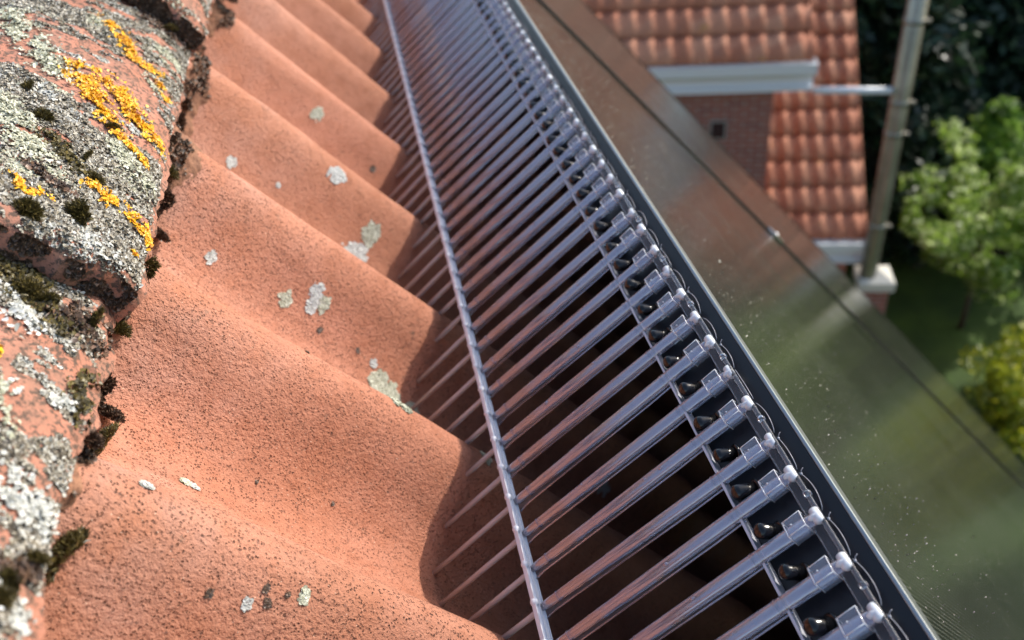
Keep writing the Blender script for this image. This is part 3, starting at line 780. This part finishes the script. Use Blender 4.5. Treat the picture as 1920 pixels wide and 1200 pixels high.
for y_ in (-cy, cy): c.tube([(ca, y_, cz0), (ca, y_, cz1)], [.0003] * 2, 6)
c.ball((ca, .0005, cz0 + .004), .0006, 6, 5)
RIM = c.mesh('clip_glint_rim', LUGM, True)
c = MB(); c.tube([(x0 - .0006, -.0052, HT - .0005), (x0 - .0006, -.0040, HT - .0005), (x0 - .0006, .0036, HT - .0005), (x0 - .0006, .0050, HT - .0005)], [.0014, .0029, .0030, .0016], 12)
c.ball((x0 - .0022, -.0012, HT - .0020), .0024, 10, 8, (.7, .8, 1.3)); c.ball((x0 - .0014, .0022, HT + .0006), .0022, 10, 8, (.7, 1.3, .8)); c.ball((x0 - .0018, -.0034, HT + .0004), .0013, 8, 6)
LUG = c.mesh('lug', LUGM, True)
TR0, TP_ = .2217, .0300
NTE = 62
for i in range(-3, NTE):
    r = TR0 + i * TP_
    t_ = obj('tooth', variants[(i * 5 + 2) % 7], guard, (random.uniform(-.0003, .0003), r + random.uniform(-.0005, .0005), 0))
    t_.rotation_euler = (random.uniform(-.010, .010), random.uniform(-.006, .004), random.uniform(-.2, .2))
    obj('web', WEBM, t_); cl_ = obj('clip', CLIP, t_); obj('clip_glint_rim', RIM, t_); obj('lug', LUG, t_)
    # pin from the rail to the tile
    nb = float(tile_n(r)) - G0[2]
    pn = MB(); pn.tube([(sx(0) + .0005, 0, .001), (sx(0) + .001, 0, -.01), (sx(0) + .001, 0, nb + .0005)], [.0023, .0021, .0020], 10); pn.build('pin', PINP, t_, True)
rl = MB(); ra, rb = TR0 - 4 * TP_, TR0 + NTE * TP_
rl.box(sx(0) - .0078, sx(0) + .0012, ra, rb, -.0016, .0002)
for q in (-.0078, -.0040, .0004): rl.box(sx(0) + q, sx(0) + q + .0008, ra, rb, .0002, .0014)
for i in range(-3, NTE):
    r = TR0 + i * TP_
    rl.ball((sx(0) - .0066, r + .001, .000), .0030, 12, 8, (.9, 1, .9)); rl.ball((sx(0), r, -.001), .0024, 10, 8)
o = rl.build('bottom_rail', RAILP, guard)
tr = MB(); ys = np.linspace(ra, rb, 200)
tr.box(x0 - .0010, x0 + .0010, ra, rb, HT - .0050, HT - .0005)
tr.build('top_rail', WEB, guard, False)
tr = MB(); tr.tube([(x0 - .0005, y, HT + .0012) for y in ys], [.0015] * 200, 10); tr.tube([(x0 - .0012, y, HT - .0052) for y in ys], [.0004] * 200, 6); tr.build('rail_core', PLAS2, guard, True)
for i in range(-3, NTE, 1):
    tj = MB(); y = TR0 + (i + .5) * TP_
    tj.tube([(x0 - .0005, y - .0012, HT + .0012), (x0 - .0005, y + .0012, HT + .0012)], [.0024, .0024], 14)
    if i % 2 == 0: tj.build('joint_ring', PLAS2, guard, True)
# plugs
pg = MB(); pg.tube([(0, 0, 0), (-.0010, 0, 0), (-.0016, 0, 0)], [.0044, .0044, .0034], 16)
pg.tube([(-.0012, 0, 0), (-.007, 0, 0), (-.0115, 0, 0), (-.0135, 0, 0), (-.0146, 0, 0), (-.0150, 0, 0)], [.0032, .0032, .0034, .0031, .0021, .0008], 18)
PLUG = pg.mesh('rubber_plug', RUBBER, True)
for i in range(-4, NTE - 1):
    y = TR0 + i * TP_ + .0125 + random.uniform(-.0015, .0015)
    o = obj('rubber_plug', PLUG, guard, (FS - .0004 - G0[0], y, -.1225 - G0[2] + random.uniform(-.001, .001)))
    o.rotation_euler = (random.uniform(-.2, .2), -.62 + random.uniform(-.15, .15), random.uniform(-.15, .15))
    s_ = random.uniform(1.22, 1.38); o.scale = (s_ * .76, s_ * 1.02, s_ * 1.02)
# nylon wire loops
for i in range(-3, NTE - 1):
    y = TR0 + i * TP_; rg = random.Random(i * 3); L_ = TP_ * rg.uniform(.8, .95); hgt = rg.uniform(.0012, .0048); wmb = MB(); pts = []
    for k in range(15):
        t_ = k / 14; pts.append((x0 + .0015 - .003 * math.sin(t_ * math.pi), y + .003 + L_ * t_, HT + .003 + hgt * math.sin(t_ * math.pi) ** .8 * (1 - .4 * t_)))
    wmb.tube(pts, [.00024] * 15, 5)
    if rg.random() < .6:
        q = pts[-2]; wmb.ball((q[0], q[1], q[2]), .0009, 6, 5)
        wmb.tube([q, (q[0] - .001, q[1] + .0012, q[2] + .0015), (q[0] - .002, q[1] + .001, q[2] + .003)], [.0003] * 3, 5)
    wmb.build('tie_wire', WIRE, guard, True)

# our own house below the roof
oh = empty('own_house', (CAM[0] - 1.5, 1.0, 0)); tag(oh, 'own house carrying the clay tiled roof and the glass panels', 'house')
def own_pts(lst): return [tuple(np.array(p) - np.array([CAM[0] - 1.5, 1.0, 0])) for p in lst]
ya, yb_ = -3.0, 5.0
apexX, apexZ = RX, CAMH + RZ + .05
dn = .42
def sl(s, y): p = roofP(s, y, -dn); return (p[0], y, p[2])
deck = [sl(.12, ya), sl(5.9, ya), sl(5.9, yb_), sl(.12, yb_)]
th_ = np.array(NV) * -.05
dk = own_pts([tuple(p) for p in deck]) + own_pts([tuple(np.array(p) + th_) for p in deck])
obj('roof', mesh_np('roof', dk, [(0, 1, 2, 3), (7, 6, 5, 4), (0, 4, 5, 1), (1, 5, 6, 2), (2, 6, 7, 3), (3, 7, 4, 0)], WOODD), oh)
e1 = roofP(5.6, 0, -dn - .06); mm = MB(); ex = e1[0]; ez = e1[2]
for (y0, y1) in ((ya + .2, yb_ - .3),):
    mir = 2 * RX - ex
    topz = ez + (ex - RX) * math.tan(TH) - .15
    V = own_pts([(ex, y0, 0), (ex, y0, ez), (RX, y0, topz), (mir, y0, ez), (mir, y0, 0), (ex, y1, 0), (ex, y1, ez), (RX, y1, topz), (mir, y1, ez), (mir, y1, 0)])
    obj('wall', mesh_np('wall', V, [(0, 1, 2, 3, 4), (9, 8, 7, 6, 5), (0, 5, 6, 1), (3, 8, 9, 4), (1, 6, 7, 2), (2, 7, 8, 3)], BRICK), oh)

# ------------------------------------------------------------------ ground
def m_lawn():
    m, t, p = mat('lawn_grass'); v = coords(t, False); a = noise(t, v, .8, 4); b = noise(t, v, 25, 5, .7)
    c1 = ramp(t, a, [(.35, (.035, .085, .008)), (.65, (.10, .19, .018))]).outputs[0]
    c2 = mix(t, ramp(t, b, [(.4, G3(0)), (.65, G3(.6))]).outputs[0], c1, (.02, .04, .006))
    t.links.new(c2, p.inputs['Base Color']); p.inputs['Roughness'].default_value = .8
    bump(t, p, b, 1, .05); return m
g = 150
nx = 90
xs = np.linspace(-g, g, nx); Xg, Yg = np.meshgrid(xs, xs, indexing='ij')
V = np.stack([Xg.ravel(), Yg.ravel(), (vnoise(np.stack([Xg.ravel(), Yg.ravel(), Xg.ravel() * 0], 1), .15, 3) - .5) * .1], 1)
ii = (np.arange(nx - 1)[:, None] * nx + np.arange(nx - 1)[None, :]).ravel()
o = obj('lawn', mesh_np('lawn', V, np.stack([ii, ii + nx, ii + nx + 1, ii + 1], 1), m_lawn(), True)); tag(o, kind='structure')
SOIL = m_noisy('garden_soil', (.018, .012, .008), (.05, .034, .022), 12, .95, .03)

# ------------------------------------------------------------------ neighbouring house
yaw = rad(-18); PN = rad(38)
EV = np.array([math.cos(yaw), math.sin(yaw), 0]); HV = np.array([-EV[1], EV[0], 0])
P1 = view_ray(1624, 446) * 11.0 + CAM
HB = np.array([P1[0], P1[1], 0])
def nl(P): q = np.array(P) - HB; return np.array([q @ EV, q @ HV, q[2]])
house = empty('neighbour_house', HB, (0, 0, yaw)); tag(house, 'neighbouring brick house with a red pantile roof, white gutters and a dormer bay', 'house')
EZ = P1[2]
def on_plane_y(px, py, y):      # point on the house's vertical plane y, in its own axes
    d = view_ray(px, py); dl = np.array([d @ EV, d @ HV, d[2]]); o_ = nl(CAM); k = (y - o_[1]) / dl[1]; return o_ + dl * k
def m_ntile():
    m, t, p = mat('red_pantile'); tc = N(t, 'ShaderNodeTexCoord'); v = tc.outputs['Object']
    sx_ = N(t, 'ShaderNodeSeparateXYZ'); t.links.new(v, sx_.inputs[0])
    def cell(sock, size):
        a = N(t, 'ShaderNodeMath', operation='DIVIDE'); a.inputs[1].default_value = size; t.links.new(sock, a.inputs[0])
        b = N(t, 'ShaderNodeMath', operation='FLOOR'); t.links.new(a.outputs[0], b.inputs[0]); return b.outputs[0]
    cx_ = N(t, 'ShaderNodeCombineXYZ'); t.links.new(cell(sx_.outputs[0], .2), cx_.inputs[0]); t.links.new(cell(sx_.outputs[1], ROWL * math.cos(PN)), cx_.inputs[1])
    wn = N(t, 'ShaderNodeTexWhiteNoise'); t.links.new(cx_.outputs[0], wn.inputs['Vector'])
    c1 = ramp(t, wn.outputs['Value'], [(0, (.40, .145, .078)), (.5, (.48, .195, .11)), (1, (.54, .25, .145))]).outputs[0]
    n1 = noise(t, v, 7, 5, .7)
    c2 = mix(t, ramp(t, n1, [(.55, G3(0)), (.72, G3(.8))]).outputs[0], c1, (.30, .17, .12))
    c3 = mix(t, ramp(t, noise(t, v, 2.2, 4, .7), [(.63, G3(0)), (.70, G3(.6))]).outputs[0], c2, (.50, .27, .05))
    t.links.new(c3, p.inputs['Base Color']); p.inputs['Roughness'].default_value = .8; p.inputs['Specular IOR Level'].default_value = .3; return m
ROWL = .355
NTILE = m_ntile()
def tile_roof(name, x0, x1, nrow, y0, z0, parent):
    cw = .2; ncol = int(round((x1 - x0) / cw)); sub = 10
    xs = x0 + np.arange(ncol * sub + 1) * cw / sub
    ph = ((xs - x0) / cw) % 1.0
    prof = .025 * np.where(ph < .62, np.sin(ph / .62 * math.pi), -.35 * np.sin((ph - .62) / .38 * math.pi))
    V = []; rows = []
    for r in range(nrow):
        for (u, lift) in ((0.0, -.012), (0.0, .030), (.5, .016), (1.0, .002)):
            dd = (r + u) * ROWL - (.03 if u == 0 else 0)
            bow = -.018 * np.sin(np.clip(ph / .62, 0, 1) * math.pi) if u == 0 else 0 * ph
            d2 = dd + bow
            up = lift + prof if lift > 0 or u > 0 else lift + prof - .01
            V.append(np.stack([xs, y0 + d2 * math.cos(PN) - up * math.sin(PN), z0 + d2 * math.sin(PN) + up * math.cos(PN)], 1))
            rows.append(len(V) - 1)
    V = np.concatenate(V); n = len(xs); R_ = nrow * 4
    ii = (np.arange(R_ - 1)[:, None] * n + np.arange(n - 1)[None, :]).ravel()
    o = obj(name, mesh_np(name, V, np.stack([ii, ii + 1, ii + n + 1, ii + n], 1), NTILE, False), parent)
    m_ = o.modifiers.new('s', 'SOLIDIFY'); m_.thickness = .02; m_.offset = -1
    return o
tile_roof('main_roof', -6.0, .02, 16, -.02, EZ + .04, house)
Lg = on_plane_y(1215, 120, -.15); Rg_ = on_plane_y(1530, 120, -.15)
dw = on_plane_y(1450, 180, 0.0)
DZ = Rg_[2]
# dormer bay roof, starts over its gutter and runs back to the main slope
tile_roof('bay_roof', Rg_[0] - .03 - 5.0, Rg_[0] - .03, 7, -.10, DZ + .06, house)
o = MB(); o.box(-6.0, dw[0], 0, 2.2, .0, DZ - .05); bay = o.build('bay_wall', BRICK, house)
o = MB(); o.box(-6, -.12, .25, 5.0, 0, EZ - .05); o.build('wall', BRICK, house)
# gable infill under the main roof
V = [(-.12, .25, EZ - .1), (-.12, 5, EZ - .1), (-.12, 5, EZ + 5 * math.tan(PN) - .15), (-.2, .25, EZ - .1), (-.2, 5, EZ - .1), (-.2, 5, EZ + 5 * math.tan(PN) - .15)]
obj('gable', mesh_np('gable', V, [(0, 1, 2), (5, 4, 3), (0, 3, 4, 1), (1, 4, 5, 2), (2, 5, 3, 0)], BRICK), house)
def gutter(x0, x1, y, z, name, fasc):
    o = MB(); h = .13
    prof = [(0, 0), (-.10, 0), (-.13, .03), (-.135, h), (-.15, h), (-.15, h + .015), (-.120, h + .015), (-.120, .045), (-.09, .018), (0, .018)]
    n = len(prof); V = [(x0, y + a, z + b) for a, b in prof] + [(x1, y + a, z + b) for a, b in prof]
    F = [(i, (i + 1) % n, (i + 1) % n + n, i + n) for i in range(n)]
    o.add(V, F); o.box(x0, x0 + .008, y - .148, y, z, z + h + .010); o.box(x1 - .008, x1, y - .148, y, z, z + h + .010)
    g_ = o.build(name, WHITEP, house)
    f_ = MB(); f_.box(x0 + .01, x1 - .01, y + .002, y + .03, z - fasc, z + .15); f_.box(x0 + .01, x1 - .01, y - .05, y + .0018, z - fasc, z - fasc + .05); f_.build('fascia', WHITEP, house)
    return g_
gutter(-6, Rg_[0] + .02, -.04, DZ - .13, 'gutter', .20)
gutter(-2.5, .10, .0, EZ - .14, 'gutter', .20)
# small dark window in the bay wall
wa = on_plane_y(1330, 225, 0); wb = on_plane_y(1362, 262, 0)
wx0, wx1, wz0, wz1 = wa[0], wb[0], wb[2], wa[2]
o = MB(); o.box(wx0, wx1, -.012, -.002, wz0, wz1); wf = o.build('window', simple('window_frame', (.25, .22, .2), .5), house)
o = MB(); o.box(wx0 + .03, wx1 - .03, -.016, -.0125, wz0 + .03, wz1 - .03); o.build('pane', simple('window_glass', (.01, .012, .015), .05), wf)
# pier with pale cap beside the eave
pc = view_ray(1640, 515) * 11.2 + CAM
ql = nl(pc)
pier = empty('garden_pier', HB + EV * ql[0] + HV * ql[1], (0, 0, yaw)); tag(pier, 'square brick pier with a pale pointed cap stone below the lower gutter', 'pier')
o = MB(); o.box(-.16, .16, -.16, .16, 0, pc[2] - .12); o.build('brick_shaft', BRICK, pier)
z = pc[2] - .12
o = MB(); o.add([(-.21, -.21, z), (.21, -.21, z), (.21, .21, z), (-.21, .21, z), (-.21, -.21, z + .12), (.21, -.21, z + .12), (.21, .21, z + .12), (-.21, .21, z + .12), (0, 0, z + .24)],
      [(3, 2, 1, 0), (0, 1, 5, 4), (1, 2, 6, 5), (2, 3, 7, 6), (3, 0, 4, 7), (4, 5, 8), (5, 6, 8), (6, 7, 8), (7, 4, 8)]); o.build('cap_stone', STONE, pier)
# tall zinc pipe rising from the gutter corner
pb = view_ray(1637, 462) * 10.9 + CAM
pipe = empty('drain_pipe', (pb[0], pb[1], 0)); tag(pipe, 'tall grey-green metal pipe rising past the verge of the neighbouring roof', 'pipe')
o = MB(); zt = CAMH + 1.0
o.tube([(0, 0, .02), (0, 0, pb[2]), (0, 0, zt)], [.095, .098, .105], 28); ob = o.build('pipe_shaft', ZINC, pipe, True)
for k, (px, py) in enumerate(((1700, 40), (1688, 190), (1668, 250), (1650, 420))):
    d = view_ray(px, py); t_ = (pb[1]) / d[1]; zz = CAMH + d[2] * t_
    o = MB(); o.tube([(0, 0, zz - .03), (0, 0, zz + .03)], [.106, .106], 28); o.box(.09, .125, -.10, -.06, zz - .02, zz + .02); o.build('pipe_collar', ZINC, pipe, True)
aL = HB + EV * (Rg_[0] + .02) + HV * -.10 + np.array([0, 0, DZ - .32]); 
d_ = view_ray(1660, 172); t_ = pb[1] / d_[1]; aR = np.array([pb[0] - .11, pb[1], CAMH + d_[2] * t_])
o = MB(); o.tube([aL, aR], [.04, .04], 14); o = o.build('overflow_pipe', WHITEP, None, True)
tag(o, 'thin white pipe running level from the upper white gutter across to the tall metal pipe', 'pipe')

# ------------------------------------------------------------------ plants
def leaf_cloud(centres, radii, per, size, seed, flat=1.0, droop=0.0, up=0.0):
    rg = np.random.default_rng(seed); V = []
    C = np.repeat(centres, per, 0); Rr = np.repeat(radii, per)
    n = len(C); D = rg.normal(size=(n, 3)); D /= np.linalg.norm(D, axis=1, keepdims=True)
    P = C + D * (Rr * rg.uniform(.25, 1, n) ** .6)[:, None] * np.array([1, 1, flat])
    a = rg.normal(size=(n, 3)); a[:, 2] = a[:, 2] * .6 - droop + up * 2; a /= np.linalg.norm(a, axis=1, keepdims=True)
    b = np.cross(a, D + rg.normal(size=(n, 3)) * .6); b /= np.linalg.norm(b, axis=1, keepdims=True) + 1e-9
    s = size * rg.uniform(.6, 1.3, n)[:, None]
    V = np.stack([P - a * s, P + b * s * .45, P + a * s, P - b * s * .45], 1).reshape(-1, 3)
    return V, np.arange(n * 4).reshape(-1, 4)
def crown_points(kind, h, r, n, seed):
    rg = np.random.default_rng(seed); t = rg.uniform(0, 1, n); th = rg.uniform(0, 2 * math.pi, n)
    if kind == 'cone': rr = r * (1 - t) ** .8 * rg.uniform(.45, 1.05, n)
    elif kind == 'loose':
        m = 26; bt = rg.uniform(0, 1, m); bth = rg.uniform(0, 6.28, m); br = r * np.sqrt(np.clip(1 - (1.7 * bt - .85) ** 2, .1, 1)) * rg.uniform(.7, 1.25, m)
        j = rg.integers(0, m, n); f = rg.uniform(.15, 1, n) ** .6; t = bt[j] * f + .1 * rg.normal(size=n) * .5 + .1
        rr = br[j] * f; th = bth[j] + rg.normal(size=n) * .16
    else: rr = r * np.sqrt(np.clip(1 - (2 * t - 1) ** 2, 0, 1)) * rg.uniform(.3, 1.08, n)
    return np.stack([rr * np.cos(th), rr * np.sin(th), t * h], 1)
def tree(name, x, y, base, h, r, kind, m, label, cat, seed, n=160, per=90, leaf=.09, clump=.45, group=None, trunk=True, up=0, z0=0.0):
    e = empty(name, (x, y, z0)); tag(e, label, cat, group)
    P = crown_points(kind, h, r, n, seed) + np.array([0, 0, base])
    rg = np.random.default_rng(seed + 1); V, F = leaf_cloud(P, clump * rg.uniform(.6, 1.3, n), per, leaf, seed, .8, .2, up)
    obj('crown', mesh_np('crown', V, F, m), e)
    if trunk:
        t = MB(); w_ = (r * .05 + .04) * (.4 if name == 'small_tree' else 1)
        t.tube([(0, 0, -.05), (.03, .02, base * .5), (0, .05, base + h * .3), (.02, 0, base + h * .8)], [w_ * 1.3, w_, w_ * .7, w_ * .2], 10)
        for k in range(7):
            q = P[rg.integers(len(P))]; zb = base + h * rg.uniform(.02, .45) 
            t.tube([(0, .03, zb), tuple((np.array([0, 0, zb]) + q) / 2 + np.array([0, 0, .1])), tuple(q)], [w_ * .5, w_ * .3, w_ * .1], 6)
        t.build('trunk', BARK, e, True)
    return e
DARKG = m_leaf('dark_conifer_leaf', (.007, .020, .011), (.018, .043, .021), (.04, .085, .035), .15)
MIDG = m_leaf('mid_green_leaf', (.06, .14, .02), (.15, .28, .035), (.32, .46, .10), .55)
LIGHTG = m_leaf('light_green_leaf', (.12, .23, .03), (.34, .48, .07), (.74, .80, .50), .6)
YG = m_leaf('yellow_leaf', (.10, .17, .01), (.30, .34, .015), (.52, .50, .03), .5)
def gnd(px, py, z=0.0): d = view_ray(px, py); k = (z - CAMH) / d[2]; return CAM + d * k
CG = 'dark conifers behind the garden'
for k, (x, y, h, r, lb) in enumerate([
        (6.6, 15.0, 8.0, 2.6, 'dark conifer directly behind the tall metal pipe'), (9.6, 15.8, 8.5, 2.8, 'dark conifer between the pipe and the top right corner'),
        (12.8, 15.4, 8.5, 2.8, 'dark conifer at the top right corner of the photo'), (11.0, 15.0, 7.0, 2.0, 'lower dark conifer right behind the pale green bush'),
        (8.2, 12.9, 6.5, 1.8, 'dark conifer low between the metal pipe and the pale green bush'), (3.4, 18.5, 8.5, 2.8, 'dark conifer hidden behind the neighbouring roof'),
        (19.5, 19.0, 8.5, 3.0, 'dark conifer beyond the right edge of the photo'), (25.5, 12.5, 8.0, 3.0, 'dark conifer far right, second beyond the photo edge'),
        (28.0, 6.0, 8.5, 3.2, 'dark conifer far right, third beyond the photo edge'), (14.0, 19.5, 10., 3.4, 'tall dark conifer in the back row, right'), (8.0, 20.5, 10., 3.4, 'tall dark conifer in the back row, left')]):
    tree('conifer_tree', x, y, .4, h, r, 'cone', DARKG, lb, 'conifer tree', 300 + k, 200, 110, .12, .5, CG)
b = gnd(1800, 618)
tree('small_tree', b[0], b[1], 1.0, 2.45, 1.15, 'loose', LIGHTG, 'bright light green small tree on a thin pale trunk over the lawn', 'tree', 401, 190, 60, .055, .19)
bb = gnd(1890, 560)
tree('round_shrub', bb[0] + .9, bb[1] + 1.1, .2, 2.7, 1.35, 'loose', MIDG, 'mid green bushy shrub at the right edge behind the light green tree', 'shrub', 402, 130, 120, .08, .35)
b3 = gnd(1885, 800)
tree('yellow_shrub', b3[0] + .30, b3[1], .05, 1.15, 1.05, 'loose', YG, 'yellow-green shrub on the lawn at the right edge of the photo', 'shrub', 403, 90, 130, .05, .22)
for k, (x, y, h, r, m_, lb, nm) in enumerate([(11.8, 6.6, 1.6, 1.2, MIDG, 'green shrub beyond the right edge, beside the yellow one', 'round_shrub'), (17.0, 11.0, 3.6, 2.0, MIDG, 'leafy green tree beyond the right edge of the photo', 'leafy_tree'),
        (18.2, 6.5, 4.0, 2.3, LIGHTG, 'light green leafy tree beyond the right edge', 'leafy_tree'), (18.4, 2.0, 4.0, 2.2, MIDG, 'leafy tree opposite the near end of the panel', 'leafy_tree')]):
    tree(nm, x, y, .5, h, r, 'ball', m_, lb, 'tree', 500 + k, 150, 110, .10, .5, None)
# dark soil bed below the shrubs
s1 = gnd(1660, 470); s2 = gnd(1960, 640); mid = (s1 + s2) / 2
V = []; nS = 40
for k in range(nS):
    t_ = 2 * math.pi * k / nS; rr = 1 + .12 * math.sin(3 * t_) + .08 * math.sin(7 * t_ + 1)
    V.append((rr * math.cos(t_) * 3.6, rr * math.sin(t_) * 1.55, .058))
o = obj('soil_bed', mesh_np('soil_bed', V, [tuple(range(nS))], SOIL), None, (mid[0] + 1.9, mid[1] + 2.2, 0), (0, 0, rad(-32))); tag(o, kind='structure')
